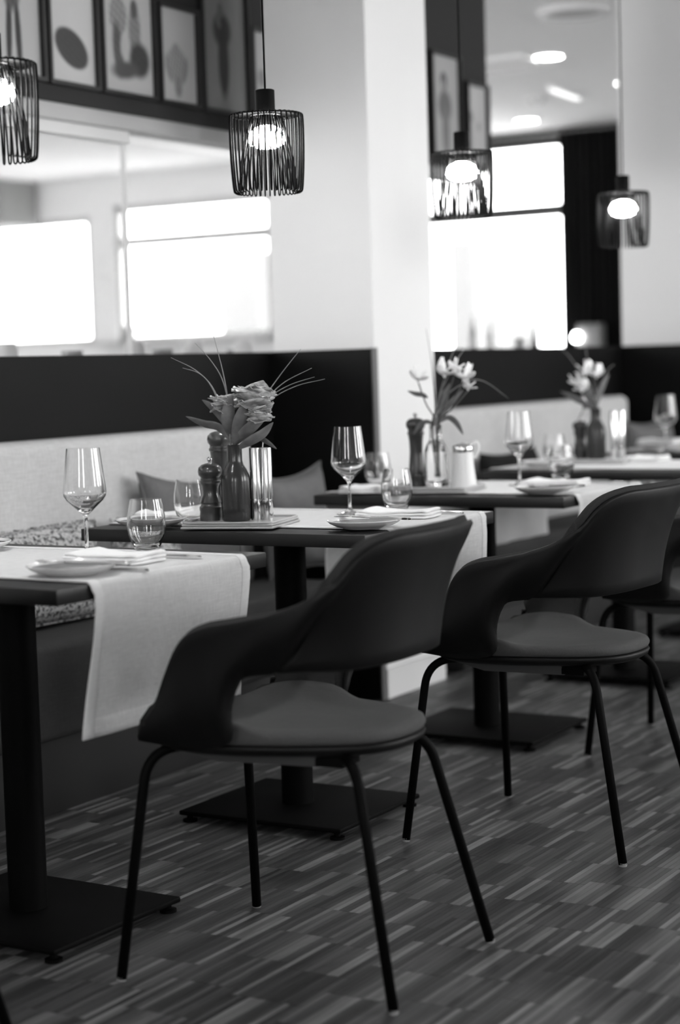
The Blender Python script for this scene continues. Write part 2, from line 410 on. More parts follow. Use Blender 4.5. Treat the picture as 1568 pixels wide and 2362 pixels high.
# ---------------------------------------------------------------- pictures on the bulkhead
def blob(us, vs_, ru, rv, rot=0, val=.05, soft=.25, nz=0):
    c, s = math.cos(rot), math.sin(rot)
    def f(u, v, base, rnd):
        du, dv = u-us, v-vs_; a, b = (du*c+dv*s)/ru, (-du*s+dv*c)/rv; d = math.sqrt(a*a+b*b)
        k = min(1, max(0, (1+soft-d)/(2*soft))); vv = val*(1+nz*(math.sin(u*61+v*23)*math.sin(v*47-u*19)*.5+.3*(rnd-.5)))
        return base*(1-k)+vv*k
    return f
def picture(y0, y1, z0, z1, bg, blobs, label):
    t = thing('framed_picture', label, 'picture', (-3.75, (y0+y1)/2, z0), 0, 'framed pictures on the dark wall')
    w_, h = (y1-y0)/2, z1-z0; g = G(); b = .013
    g.box(0, .026, -w_, -w_+b, 0, h).box(0, .026, w_-b, w_, 0, h).box(0, .026, -w_+b, w_-b, 0, b).box(0, .026, -w_+b, w_-b, h-b, h)
    g.mk('frame', BLACKF, t)
    nu, nv = 72, max(20, int(72*h/(2*w_))); V = []; F = []; K = []; rr = random.Random(int(y0*1000))
    for i in range(nu+1):
        for j in range(nv+1): V.append((.008, -w_+b+(2*w_-2*b)*i/nu, b+(h-2*b)*j/nv))
    for i in range(nu):
        for j in range(nv):
            F.append((i*(nv+1)+j, (i+1)*(nv+1)+j, (i+1)*(nv+1)+j+1, i*(nv+1)+j+1))
            u, v = (i+.5)/nu, (j+.5)/nv*h/(2*w_); x = bg*(1-.10*abs(u-.5)); q = rr.random()
            for f in blobs: x = f(u, v, x, q)
            K.append(x)
    me = bpy.data.meshes.new('print'); me.from_pydata(V, [], F); me.materials.append(PRINT)
    at = me.attributes.new('ink', 'FLOAT_COLOR', 'FACE')
    for i, x in enumerate(K): at.data[i].color = (x, x, x, 1)
    o = bpy.data.objects.new('print', me); C.objects.link(o); o.parent = t
    return t
# u: 0..1 across (left to right in the photo), v: height in picture widths
B = blob
picture(4.245, 4.552, 2.035, 2.62, 0.45, [B(.49, .42, .05, .42, -.05, .015, .2), B(.64, .40, .05, .42, .05, .015, .2), B(.55, 1.0, .17, .36, 0, .06, .15, .6)], 'leftmost framed picture of a standing figure in dark trousers')
picture(4.566, 4.822, 2.035, 2.42, 0.52, [B(.50, .46, .38, .235, -.42, .035, .08, .7)], 'framed picture of a dark loaf of bread')
picture(4.836, 5.136, 2.035, 2.66, 0.45, [B(.34, .86, .17, .22, 0, .24, .12, 1.1), B(.36, 1.16, .07, .10, 0, .09, .2), B(.32, .48, .10, .30, .1, .08, .2, .8), B(.66, .72, .12, .30, 0, .20, .2, .8), B(.66, .98, .07, .11, 0, .08, .2), B(.74, .40, .20, .20, .3, .045, .2, .5), B(.45, .26, .26, .10, .1, .07, .3), B(.42, .52, .05, .12, 0, .42, .3)], 'framed picture of two figures posing close together')
picture(5.150, 5.390, 2.035, 2.375, 0.43, [B(.47, .56, .30, .27, 0, .26, .15, .8), B(.50, .24, .10, .16, 0, .20, .3, .6), B(.25, .5, .06, .2, .3, .22, .3), B(.70, .5, .06, .2, -.3, .22, .3), B(.46, .80, .10, .10, 0, .24, .3, .6)], 'small framed picture of a grey artichoke head')
picture(5.404, 5.708, 2.035, 2.70, 0.24, [B(.47, .97, .20, .20, 0, .035, .2), B(.49, .58, .12, .42, 0, .028, .2), B(.44, 1.20, .065, .10, 0, .14, .2), B(.40, 1.06, .04, .08, .4, .16, .3)], 'darker framed picture of a robed figure standing')
picture(5.722, 5.96, 2.04, 2.37, 0.43, [B(.30, .64, .12, .14, 0, .22, .3, .5)], 'framed picture partly hidden behind pendant cord and white pillar')
picture(7.125, 7.405, 2.02, 2.47, 0.4, [B(.50, .80, .24, .26, 0, .13, .2, .3), B(.47, 1.20, .13, .15, 0, .10, .2), B(.52, .38, .14, .40, 0, .17, .2, .3), B(.45, 1.14, .07, .08, 0, .3, .3)], 'framed portrait of one person seen right of the white pillar')
picture(7.46, 7.68, 2.0, 2.375, 0.48, [B(.2, 1.0, .13, .15, 0, .2, .2), B(.2, .6, .15, .34, 0, .38, .3), B(.62, .82, .1, .13, 0, .3, .2), B(.62, .42, .14, .33, 0, .45, .3)], 'last framed picture of two pale figures by the wall corner')

# ---------------------------------------------------------------- back room fittings
def downlight(x, y, r, label):
    t = thing('downlight', label, 'ceiling light', (x, y, CZ), 0, 'round downlights in the back ceiling')
    lathe('trim_ring', [(r, -.012), (r+.03, -.012), (r+.035, 0), (r, 0)], CEIL, t, 32, closed=True)
    lathe('diffuser', [(0, -.010), (r, -.010), (r, -.002), (0, -.002)], SPOTE, t, 32)
downlight(-4.70, 10.52, .085, 'upper round glowing downlight in back room ceiling')
downlight(-6.08, 13.17, .085, 'lower round glowing downlight near the far window')
downlight(-4.75, 11.85, .05, 'small bright spot beside the cord of the farthest pendant')
t = thing('ceiling_speaker', 'large round grey disc fitting on the back ceiling', 'speaker', (-3.98, 9.25, CZ))
lathe('rim', [(.14, -.03), (.19, -.03), (.20, 0), (.14, 0)], mat('light grey plastic', .62, .5), t, 40, closed=True)
lathe('grille', [(0, -.022), (.14, -.022), (.14, -.002), (0, -.002)], mat('grey grille', .42, .6), t, 40)
t = thing('ceiling_vent', 'square slatted air vent left of the upper downlight', 'vent', (-5.05, 10.6, CZ))
g = G().box(-.26, .26, -.26, -.22, -.02, 0).box(-.26, .26, .22, .26, -.02, 0).box(-.26, -.22, -.22, .22, -.02, 0).box(.22, .26, -.22, .22, -.02, 0)
g.mk('frame', CEIL, t)
sl0 = G().box(-.22, .22, -.02, .012, -.018, -.006).mk('slat', RAIL, t)
for k in range(1, 8):
    o = sl0.copy(); C.objects.link(o); o.parent = t; o.location = (0, -.2+k*.055, 0)
sl0.location = (0, -.2, 0)
t = thing('ceiling_light_strip', 'short pale linear light between the two downlights', 'ceiling light', (-5.21, 11.93, CZ), R(95))
rbox('housing', -.3, .3, -.035, .035, -.03, 0, CEIL, t, .004); rbox('diffuser', -.28, .28, -.025, .025, -.036, -.028, mat('soft strip light', 1, .5, emit=.35), t, .003)
t = thing('smoke_detector', 'small round smoke detector on the back ceiling', 'smoke detector', (-5.51, 12.12, CZ))
lathe('base', [(0, -.02), (.09, -.02), (.10, 0), (0, 0)], CEIL, t, 28); lathe('sensor', [(0, -.05), (.045, -.045), (.06, -.02), (0, -.02)], RAIL, t, 24)
# curtain with folds
V = []; F = []; n = 160
for i in range(n+1):
    u = i/n; x = -6.10+u*.66; y = 13.82+.035*math.sin(u*2*math.pi*11)+.01*math.sin(u*40)
    for z in (.02, 1.2, 2.2, CZ-.04): V.append((x, y*1+.0*z, z))
F = gridF(n+1, 4)
cu = thing('curtain', 'black floor length curtain beside the far window', 'curtain', (0, 0, 0))
V2 = V+[(v[0], v[1]+.006, v[2]) for v in V]
mk('fabric', V2, F+[tuple(i+len(V) for i in f[::-1]) for f in F], CURT, cu, True)
rbox('rail', -7.5, -5.4, 13.80, 13.85, CZ-.045, CZ-.005, BLACKF, cu, .004)
# window sill things
def sill(name, x0, x1, z):
    o = rbox(name, x0, x1, 13.72, 13.995, z-.03, z, WHITE, None, .004); tag(o, kind='structure'); return o
sill('trim_12', -7.6, -5.95, 1.19)
rbox('trim_13', -10.9, -8.9, 13.6, 13.995, 1.38, 1.42, RAIL, None, .004)['kind'] = 'structure'
BOT = [(0, 0), (.036, 0), (.038, .01), (.038, .19), (.030, .225), (.014, .255), (.013, .31), (.016, .312), (.016, .325), (0, .325)]
b0 = tag(lathe('bottle', [(r*1.0, z) for r, z in BOT], mat('dark bottle glass', .05, .15, coat=.4), None, 28), 'taller dark bottle standing on the far window sill', 'bottle', 'bottles on the far sill')
b0.location = (-6.92, 13.85, 1.19)
b1 = dup(b0, (-6.76, 13.85, 1.19), None, 'shorter dark bottle right of the tall one on sill'); b1.scale = (.9, .9, .8)
o = tag(lathe('table_tree_cone', [(0, 0), (.055, 0), (.05, .03), (.004, .27), (0, .275)], WOODD, None, 24), 'dark pointed cone ornament on the far window sill', 'ornament'); o.location = (-6.38, 13.88, 1.19)
o = tag(lathe('plant_pot', [(0, 0), (.045, 0), (.058, .13), (.05, .13), (.042, .02), (0, .02)], mat('grey pot', .2, .5), None, 28), 'grey pot beside the cone ornament on sill', 'pot'); o.location = (-6.50, 13.85, 1.19)
o = tag(lathe('plant_pot', [(0, 0), (.05, 0), (.062, .14), (.052, .14), (.045, .02), (0, .02)], mat('grey pot', .2, .5), None, 28), 'dark pot on the left far window ledge', 'pot'); o.location = (-10.45, 13.8, 1.42)
t = thing('lantern', 'small grey glass lantern in front of the black curtain', 'lantern', (-5.80, 13.62, 0))
rbox('stand', -.10, .14, -.08, .08, 0, 1.16, mat('grey stand', .1, .5), t, .004)
rbox('housing', -.07, .13, -.06, .06, 1.16, 1.40, mat('grey lantern body', .18, .4), t, .01)
lathe('lamp', [(0, 0), (.03, .01), (.035, .04), (.02, .07), (0, .075)], SPOTE, t, 20, (-.06, -.075, 1.26))
# service counter right behind the divider with tableware
ct = thing('service_counter', 'pale service counter behind the dark bench panel', 'counter', (-4.3, 4.1, 0))
rbox('carcass', -.28, .28, -1.6, 2.6, 0, 1.10, RAIL, ct, .004); rbox('worktop', -.31, .31, -1.63, 2.63, 1.10, 1.14, STEEL, ct, .004)
rc = random.Random(5)
first = {}
CW = [('bowl', [(0, 0), (.03, 0), (.06, .05), (.056, .05), (.028, .008), (0, .008)], CHINA), ('jar', [(0, 0), (.04, 0), (.04, .08), (.03, .09), (.03, .10), (0, .10)], TRAYM), ('cup', [(0, 0), (.03, 0), (.04, .07), (.036, .07), (.028, .006), (0, .006)], CHINAG)]
for k, (yy, kind, dark) in enumerate([(4.85, 1, 0), (5.02, 0, 0), (5.2, 2, 1), (5.38, 0, 0), (5.52, 1, 1), (5.68, 2, 0), (5.85, 1, 0), (6.02, 0, 1), (6.2, 1, 0), (6.36, 2, 0)]):
    nm, pr_, mm = CW[kind]
    where = ['leftmost', 'second from left', 'third from left', 'fourth from left', 'fifth from left', 'sixth from left', 'seventh from left', 'eighth from left', 'ninth from left', 'rightmost'][k]
    lab = 'blurred %s on the counter behind the panel, %s in its row' % (nm, where)
    if nm not in first:
        o = tag(lathe(nm, pr_, mm, None, 24), lab, nm, 'tableware on the service counter'); first[nm] = o; o.location = (-4.2, yy, 1.14)
    else:
        dup(first[nm], (-4.2+rc.uniform(-.08, .08), yy, 1.14), None, lab)

# ---------------------------------------------------------------- benches and cushions
def bench(y0, y1, label):
    t = thing('bench', label, 'bench', (-3.2, (y0+y1)/2, 0), 0, 'upholstered benches in the niches'); h = (y1-y0)/2
    rbox('plinth', -.20, .155, -h, h, 0, .20, PLINTH, t, .003)
    rbox('seat', -.11, .20, -h, h, .20, .445, BENCHS, t, .02, 4)
    rbox('backrest', -.243, -.125, -h, h, .42, .945, BENCHB, t, .035, 5)
    return t
bench(2.65, 5.03, 'long pale-backed wall bench behind the two nearest tables')
bench(5.95, 8.30, 'pale-backed wall bench behind the farther tables, past the white pillar')
def cushion(name, label, loc, w_, h, th, m, rx=0, tilt=0, rz=0, group=None, pinch=.10, piping=True):
    # pillow standing in the YZ plane, thickness along X
    n = 22; t = thing(name, label, 'cushion', loc, rz, group); V = []
    for s in (-1, 1):
        for i in range(n+1):
            for j in range(n+1):
                u, v = -1+2*i/n, -1+2*j/n
                y = w_/2*u*(1-pinch*(1-v*v)*abs(u)); z = h/2*v*(1-pinch*(1-u*u)*abs(v))
                x = s*th/2*(max(0, (1-u**4)*(1-v**4)))**.55 + .004*math.sin(9*u+5*v)*(1-u*u)*(1-v*v)
                V.append((x, y, z))
    k = (n+1)**2; F = gridF(n+1, n+1)+gridF(n+1, n+1, k, True)
    Mx = Matrix.Rotation(tilt, 3, 'Y') @ Matrix.Rotation(rx, 3, 'X')
    bm_ = mk('cover', [Mx @ Vector(v) for v in V], F, m, t, True)
    b = bmesh.new(); b.from_mesh(bm_.data); bmesh.ops.remove_doubles(b, verts=b.verts, dist=.0008); bmesh.ops.recalc_face_normals(b, faces=b.faces); b.to_mesh(bm_.data); b.free()
    if piping:
        P = []
        for i in range(n): P.append((-1+2*i/n, -1))
        for i in range(n): P.append((1, -1+2*i/n))
        for i in range(n): P.append((1-2*i/n, 1))
        for i in range(n+1): P.append((-1, 1-2*i/n))
        Q = [Mx @ Vector((0, w_/2*u*(1-pinch*(1-v*v)*abs(u)), h/2*v*(1-pinch*(1-u*u)*abs(v)))) for u, v in P]
        G().tube(Q, .004, 6, False).mk('piping', m, t, True)
    return t
cushion('cushion', 'long pale cushion with dark speckled pattern behind the nearest table', (-3.245, 3.66, .585), .92, .27, .13, PATT, 0, R(-12), 0, 'patterned cushions', .04)
cushion('cushion', 'second speckled pattern cushion, its end under the middle table corner', (-3.20, 4.27, .585), .30, .27, .12, PATT, 0, R(-12), R(6), 'patterned cushions', .06)
cushion('cushion', 'grey cushion with raised corner leaning behind the short pepper mill', (-3.245, 4.56, .63), .50, .37, .13, GREYC, R(-5), R(-8), 0, 'grey scatter cushions', .16)
cushion('cushion', 'grey cushion at the bench end behind the steel tubes', (-3.21, 5.09, .62), .36, .36, .12, GREYC, R(4), R(-8), R(-8), 'grey scatter cushions', .18)
cushion('cushion', 'grey cushion at the far end of the second bench', (-3.2, 8.28, .64), .42, .40, .12, GREYC, R(3), R(-8), R(-8), 'grey scatter cushions', .16)
cushion('cushion', 'black cushion leaning on the second bench back behind table edge', (-3.235, 6.80, .60), .52, .33, .13, DARKC, 0, R(-8), 0, 'black cushions', .12)
cushion('cushion', 'black cushion lying low on the second bench seat under the table', (-3.13, 6.25, .515), .55, .15, .17, DARKC, 0, 0, 0, 'black cushions', .10)

# ---------------------------------------------------------------- tables
TY = [2.835, 3.845, 4.93, 6.03, 7.13]; TX = -2.44
TN = ['nearest black dining table, cropped by the left edge', 'second black dining table, carrying the dark vase and pepper mills',
      'third black dining table, carrying the clear bottle and white jar', 'fourth black dining table, with flowers in a dark bottle', 'farthest black dining table at the right edge of the view']
def table():
    t = thing('dining_table', TN[0], 'table', (TX-.028, TY[0], 0), R(-1.5), 'black pedestal tables along the bench')
    rbox('tabletop', -.40, .40, -.325, .325, .72, .75, TABLE, t, .0025)
    rbox('mounting_plate', -.2, .2, -.15, .15, .712, .72, METAL, t, .002)
    lathe('column', [(0, .03), (.040, .03), (.040, .712), (0, .712)], METAL, t, 40, (-.028, .035, 0))
    b = rbox('base_plate', -.255, .215, -.165, .235, .018, .030, METAL, t, .0035)
    p0 = lathe('levelling_foot', [(0, 0), (.018, 0), (.018, .006), (.008, .008), (.008, .018), (0, .018)], METAL, t, 20)
    p0.location = (-.235, -.145, 0)
    for x, y in ((-.235, .215), (.195, -.145), (.195, .215)):
        o = p0.copy(); C.objects.link(o); o.parent = t; o.location = (x, y, 0)
    return t
tb = table(); [dup(tb, (TX, TY[k], 0), 0, TN[k]) for k in range(1, 5)]

RN = ['pale linen runner draped over the nearest table, hanging in front', 'linen runner across the second table, hanging behind the nearest chair back',
      'linen runner across the third table behind the second chair', 'linen runner across the fourth table, its end hanging over the bench', 'linen runner on the farthest table at right edge']
def runner(k, yc, seed):
    rr = random.Random(seed); t = thing('table_runner', RN[k], 'table runner', (TX-(.028 if k == 0 else 0), yc, .75), R(-1.5) if k == 0 else 0, 'linen table runners'); hw = .241
    ph = rr.random()*6
    prof = []                                               # (x, z) over the table, both hangs
    xs = .404; D = .283; DB = .03 if k < 2 else .268
    for i in range(16): prof.append((-xs-.004-.003*math.sin(i*.4), -DB+i*(DB-.02)/15))
    for a in range(1, 7): q = a/7*math.pi/2; prof.append((-xs+.012-.014*math.cos(q), -.014+.016*math.sin(q)))
    for i in range(21): prof.append((-xs+.016+i*(2*xs-.032)/20, .0016))
    for a in range(1, 7): q = a/7*math.pi/2; prof.append((xs-.012+.014*math.sin(q), -.014+.016*math.cos(q)))
    for i in range(24): prof.append((xs+.003, -.02-i*(D-.02)/23))
    nv = 36
    def P(x, z, v):                                          # v in [-1, 1] across the runner
        y = hw*v
        y += .004*math.sin(x*9+ph)*abs(v)**3
        if z < -.015:
            d = (-z-.015); s = 1 if x > 0 else -1
            x += s*(.006*math.sin(v*4.2+ph+d*3)*min(1, d*9) + .004*math.sin(v*9+ph*2)*min(1, d*6)) - (.085*max(0, d-.03) if s > 0 else -.02*d)
            y += -.012*math.sin(d*10)*v*0 + (-.03*d if v < 0 else .03*d)*.6 + (.008*math.sin(d*14+ph)*abs(v)**4)
        return Vector((x, y, z))
    Gd = [[P(x, z, -1+2*j/nv) for j in range(nv+1)] for x, z in prof]
    V, F = slab(Gd, .0004, .0018); mk('cloth', V, F, LINEN, t, True)
    def hem(vs0, vs1):
        H = [[P(x, z, vs0+(vs1-vs0)*j/3) for j in range(4)] for x, z in prof]; V, F = slab(H, .0014, .0034); mk('hem', V, F, HEM, t, True)
    hem(-1.0, -.90); hem(.90, 1.0)
    for s in (0, 1):
        pp = prof[:3] if s == 0 else prof[-4:]
        H = [[P(x, z, -1+2*j/nv) for j in range(nv+1)] for x, z in pp]; V, F = slab(H, .0014, .0030); mk('hem', V, F, LINEN, t, True)
for k, y in enumerate([2.842, 3.868, 4.925, 6.03, 7.13]): runner(k, y, k+1)

# ---------------------------------------------------------------- chairs
S = .9457
ROWS = [  # top edge (x, y, z)  |  bottom edge (x, y, z), half shell from back centre to arm front
    ((.310, 0, .878), (.250, 0, .638)), ((.304, .10, .878), (.240, .09, .636)), ((.288, .168, .877), (.205, .165, .632)), ((.264, .216, .864), (.165, .205, .632)),
    ((.242, .246, .841), (.120, .228, .632)), ((.212, .264, .801), (.080, .240, .630)), ((.164, .272, .767), (.045, .246, .628)), ((.105, .277, .744), (.002, .248, .619)),
    ((.04, .279, .729), (-.024, .246, .590)), ((-.01, .280, .719), (-.040, .240, .540)), ((-.052, .280, .711), (-.044, .230, .492)), ((-.092, .279, .695), (-.075, .226, .480)),
    ((-.122, .276, .667), (-.12, .225, .475)), ((-.150, .270, .622), (-.165, .224, .475)), ((-.185, .260, .560), (-.21, .226, .480)), ((-.210, .251, .522), (-.243, .232, .485))]
def chair():
    t = thing('armchair', 'x', 'chair', (0, 0, 0), 0, 'black armchairs facing the bench')
    nu, nv = 44, 10
    T = crv([r[0] for r in ROWS], nu); Bt = crv([r[1] for r in ROWS], nu)
    half = []
    for i in range(nu+1):
        a, b = T[i], Bt[i]; row = []
        k = i/nu; d = (a-b).length
        out = Vector((1 if k < .25 else max(0, 1-(k-.25)*5), min(1, k*3.2), 0)).normalized()
        for j in range(nv+1):
            v = j/nv; p = a*(1-v)+b*v
            # hollow leaning back, bulging lower side that curls in towards the seat
            bul = (.020*math.sin(math.pi*v) if k < .5 else .030*math.sin(math.pi*min(1, v**1.6)))*min(1, d/.2)
            if k < .35: bul = -.012*math.sin(math.pi*v)
            row.append(Vector((p.x+out.x*bul, p.y+out.y*bul, p.z)))
        half.append(row)
    full = [[Vector((q.x, q.y, q.z)) for q in row] for row in half[::-1]] + [[Vector((q.x, -q.y, q.z)) for q in row] for row in half[1:]]
    full = [[q*S for q in row] for row in full]
    N = normals(full)
    c = full[len(full)//2][5]; nn = N[len(full)//2][5]
    if nn.x < 0: N = [[-q for q in row] for row in N]
    V, F = slab(full, .0, .011, N); mk('shell', V, F, SHELL, t, True)
    V, F = slab([[q for q in row] for row in full], -.019, -.0005, N)
    # the lining stands a little proud of the shell's top edge
    ln = mk('lining', V, F, LINING, t, True)
    # seat pad and seat shell
    def outline(sx, fr=-.262, bk=.240):
        P = [(bk, 0), (bk-.006, .055), (.208, .110), (.155, .150), (.08, .182), (0, .207), (-.06, .218), (-.13, .222), (-.20, .208), (-.245, .16), (fr, .08), (fr-.002, 0)]
        P = [Vector((x, y*1, 0)) for x, y in P]; h = crv(P, 28); o = h + [Vector((q.x, -q.y, 0)) for q in h[1:-1][::-1]]
        return [Vector((q.x, q.y, 0))*sx for q in o]
    def stack(name, levels, m):
        V = []; F = []; n = 0
        for sx, z in levels:
            o = outline(sx); n = len(o)
            for q in o:
                sag = -.010*math.exp(-((q.x+.02)**2+q.y**2)/.02) if z > .49 else 0
                rise = .030*min(1, max(0, (abs(q.y)-.15)/.07))**1.6*min(1, max(0, (.02-q.x)/.06)) if z > .480 else 0
                V.append(Vector((q.x, q.y, z+sag+rise))*S)
        L = len(levels)
        for i in range(L-1):
            for k in range(n): F.append((i*n+k, i*n+(k+1) % n, (i+1)*n+(k+1) % n, (i+1)*n+k))
        F.append(tuple(range(n))[::-1]); F.append(tuple((L-1)*n+k for k in range(n)))
        return mk(name, V, F, m, t, True)
    stack('seat_pad', [(.96, .474), (.985, .477), (1.0, .484), (.998, .490), (.985, .496), (.955, .500), (.88, .502), (.7, .499), (.45, .494), (.2, .490), (.03, .489)], PAD)
    stack('seat_shell', [(.80, .448), (.93, .452), (.985, .460), (1.0, .468), (.99, .4735), (.9, .474)], SHELL)
    bm = bmesh.new(); g = G()
    V = [(-.13, -.125, .420), (.085, -.115, .422), (.085, .115, .422), (-.13, .125, .420), (-.225, -.175, .456), (.095, -.150, .456), (.095, .150, .456), (-.225, .175, .456)]
    g.add([Vector(v)*S for v in V], [(0, 1, 2, 3), (4, 5, 6, 7), (0, 1, 5, 4), (1, 2, 6, 5), (2, 3, 7, 6), (3, 0, 4, 7)]); g.mk('under_seat_cover', UNDER, t)
    # legs: bent tubes running diagonally in under the seat
    for sx in (1, -1):
        for sy in (-1, 1):
            ft = Vector((.288*sx, (.228 if sx > 0 else .265)*sy, .004)); tp = Vector((.188*sx if sx > 0 else -.255, .158*sy if sx > 0 else .190*sy, .449))
            e = Vector((.07*sx if sx > 0 else -.13, (.06 if sx > 0 else .08)*sy, .450)); c0 = Vector((.0*sx, .0, .44))
            P = fillet([ft*S, tp*S, e*S], .062, 10)
            lg = G().tube(P, .0100, 12).mk('leg', METAL, t, True)
            gl = lathe('glide', [(0, 0), (.0085, 0), (.0095, .003), (.0095, .008), (0, .008)], GLIDE, lg, 14, (ft.x*S, ft.y*S, -.0))
    for q in (-.135, .065): G().box(.09*S, .150*S, q*S, (q+.07)*S, .428*S, .449*S).mk('leg_bracket', METAL, t)
    return t
ch = chair(); ch.location = (-1.83, 2.917, 0); ch.rotation_euler = (0, 0, R(3.2)); ch['label'] = 'black shell armchair nearest the camera, at the table with the long hanging runner'
dup(ch, (-1.80, 3.985, 0), R(-3.2), 'black shell armchair in the middle, behind and right of the nearest one')
dup(ch, (-1.79, 5.03, 0), R(.5), 'black shell armchair cut off by the right edge of the view')
dup(ch, (-2.30, 2.06, 0), R(10), 'chair of which one dark leg shows at the bottom left corner')

# ---------------------------------------------------------------- pendant lamps
def pendant():
    t = thing('pendant_lamp', 'x', 'pendant lamp', (0, 0, 0), 0, 'black wire pendant lamps above the tables')
    lathe('socket_cup', [(0, .0), (.0225, 0), (.0225, .056), (.020, .0575), (0, .0575)], METAL, t, 32)
    G().tube([(0, 0, .057), (0, 0, 1.24)], .0024, 8).mk('cord', METAL, t, True)
    lathe('bulb', [(0, -.083), (.022, -.081), (.040, -.073), (.047, -.060), (.046, -.047), (.034, -.036), (.016, -.028), (0, -.028)], BULB, t, 32)
    lathe('bulb_neck', [(0, -.030), (.015, -.030), (.013, .0), (0, .0)], METAL, t, 20)
    n = 40; Rr = .0885
    P = [(.026, 0, -.003), (.045, 0, .001), (.070, 0, -.001), (Rr-.004, 0, -.002), (Rr, 0, -.010), (Rr+.0005, 0, -.06), (Rr-.001, 0, -.12), (Rr-.005, 0, -.176), (Rr-.009, 0, -.186), (Rr-.015, 0, -.187), (Rr-.019, 0, -.178), (.064, 0, -.12), (.050, 0, -.05), (.036, 0, -.006)]
    w0 = G().tube(crv(P, 40), .0018, 6).mk('wire', METAL, t, True)
    for k in range(1, n):
        o = w0.copy(); C.objects.link(o); o.parent = t; o.rotation_euler = (0, 0, 2*math.pi*k/n)
    c = [(.036*math.cos(2*math.pi*i/48), .036*math.sin(2*math.pi*i/48), -.002) for i in range(49)]
    G().tube(c, .0018, 6, False).mk('inner_ring', METAL, t, True)
    c = [((Rr-.006)*math.cos(2*math.pi*i/64), (Rr-.006)*math.sin(2*math.pi*i/64), -.004) for i in range(65)]
    G().tube(c, .0016, 6, False).mk('top_ring', METAL, t, True)
    return t
pl = pendant(); pl.location = (-2.43, 2.795, 1.735); pl['label'] = 'wire pendant lamp cut off by the left edge'
dup(pl, (-2.43, 3.779, 1.735), .05, 'wire pendant lamp in front of the white wall, over the dark vase')
dup(pl, (-2.43, 4.815, 1.73), .02, 'wire pendant lamp in front of the bright window, right of the pillar')
dup(pl, (-2.43, 6.040, 1.694), .08, 'farthest wire pendant lamp in front of the black curtain')

# ---------------------------------------------------------------- glassware
TZ = .7538
def lg(name, prof, c=(0, 0, 0), n=48, m=None, par=None):
    o = lathe(name, prof, m or GLASS, par, n, c, False, 60)
    for p in o.data.polygons: p.use_smooth = True
    return o
WINE = [(0, 0), (.034, 0), (.035, .0012), (.033, .0025), (.018, .006), (.006, .012), (.0042, .022), (.0040, .060), (.0045, .078), (.008, .086),
        (.022, .100), (.037, .114), (.0435, .124), (.0445, .132), (.0425, .150), (.038, .188), (.0342, .221), (.0330, .221), (.0368, .188), (.0413, .150), (.0432, .132), (.0422, .125), (.0355, .115), (.0205, .1025), (.006, .0915), (0, .090)]
wg = tag(lg('wine_glass', WINE), 'empty wine glass on the nearest table behind the plate', 'wine glass', 'stemmed wine glasses'); wg.location = (-2.378, 2.965, TZ)
dup(wg, (-2.345, 3.975, TZ), None, 'empty wine glass on the second table in front of dark panel')
dup(wg, (-2.36, 5.005, TZ), None, 'empty wine glass on the third table, before the pale bench back')
dup(wg, (-2.60, 6.86, TZ), None, 'empty wine glass at right edge on the farthest table')
TUMB = [(0, 0), (.020, 0), (.025, .002), (.033, .018), (.0385, .035), (.0405, .052), (.0395, .072), (.0362, .092), (.0330, .108), (.0318, .108), (.0350, .092), (.0382, .072), (.0390, .052), (.0368, .035), (.030, .020), (.022, .011), (0, .009)]
tg = tag(lg('water_tumbler', TUMB), 'empty rounded tumbler on the nearest table beside the napkin', 'tumbler', 'stemless tumblers'); tg.location = (-2.318, 3.090, TZ)
dup(tg, (-2.27, 4.085, TZ), None, 'empty rounded tumbler on the second table right of wine glass')
dup(tg, (-2.335, 5.255, TZ), None, 'blurred rounded tumbler on the third table beside its wine glass')
dup(tg, (-2.616, 3.668, TZ), None, 'rounded tumbler left of the short pepper mill')
dup(tg, (-2.76, 4.85, TZ), None, 'faint tumbler behind the napkin at left of third table')
dup(tg, (-2.70, 6.02, TZ), None, 'blurred small tumbler on the fourth table left of dark bottle')

# ---------------------------------------------------------------- plates, cutlery, napkins
def plate(): 
    t = thing('side_plate', 'x', 'plate', (0, 0, 0), 0, 'small side plates')
    lathe('dish', [(0, 0), (.048, 0), (.050, .002), (.066, .006), (.080, .013), (.0855, .0185), (.0850, .0200), (.079, .0155), (.062, .009), (.050, .0062), (0, .0058)], CHINA, t, 64)
    lathe('glazed_well', [(0, .0062), (.050, .0066), (.062, .0094), (.076, .0144), (.076, .0150), (.060, .0102), (.048, .0074), (0, .0070)], CHINAG, t, 64)
    return t
PL = [((-2.18, 2.672), 'white side plate with a fork across it on the nearest table'), ((-2.108, 3.635), 'white side plate with knife on the second table'), ((-2.14, 4.70), 'grey-looking blurred side plate on the third table'),
      ((-2.705, 2.98), 'side plate just entering at the left edge on nearest table'), ((-2.66, 3.565), 'side plate at the left end of the second table'), ((-2.68, 5.90), 'blurred side plate on the left end of fourth table'), ((-2.67, 6.99), 'blurred side plate on the farthest table under the napkin')]
p0 = plate()
for k, ((x, y), l) in enumerate(PL):
    if k == 0: p0.location = (x, y, TZ+.001); p0['label'] = l
    else: dup(p0, (x, y, TZ+.001), None, l)
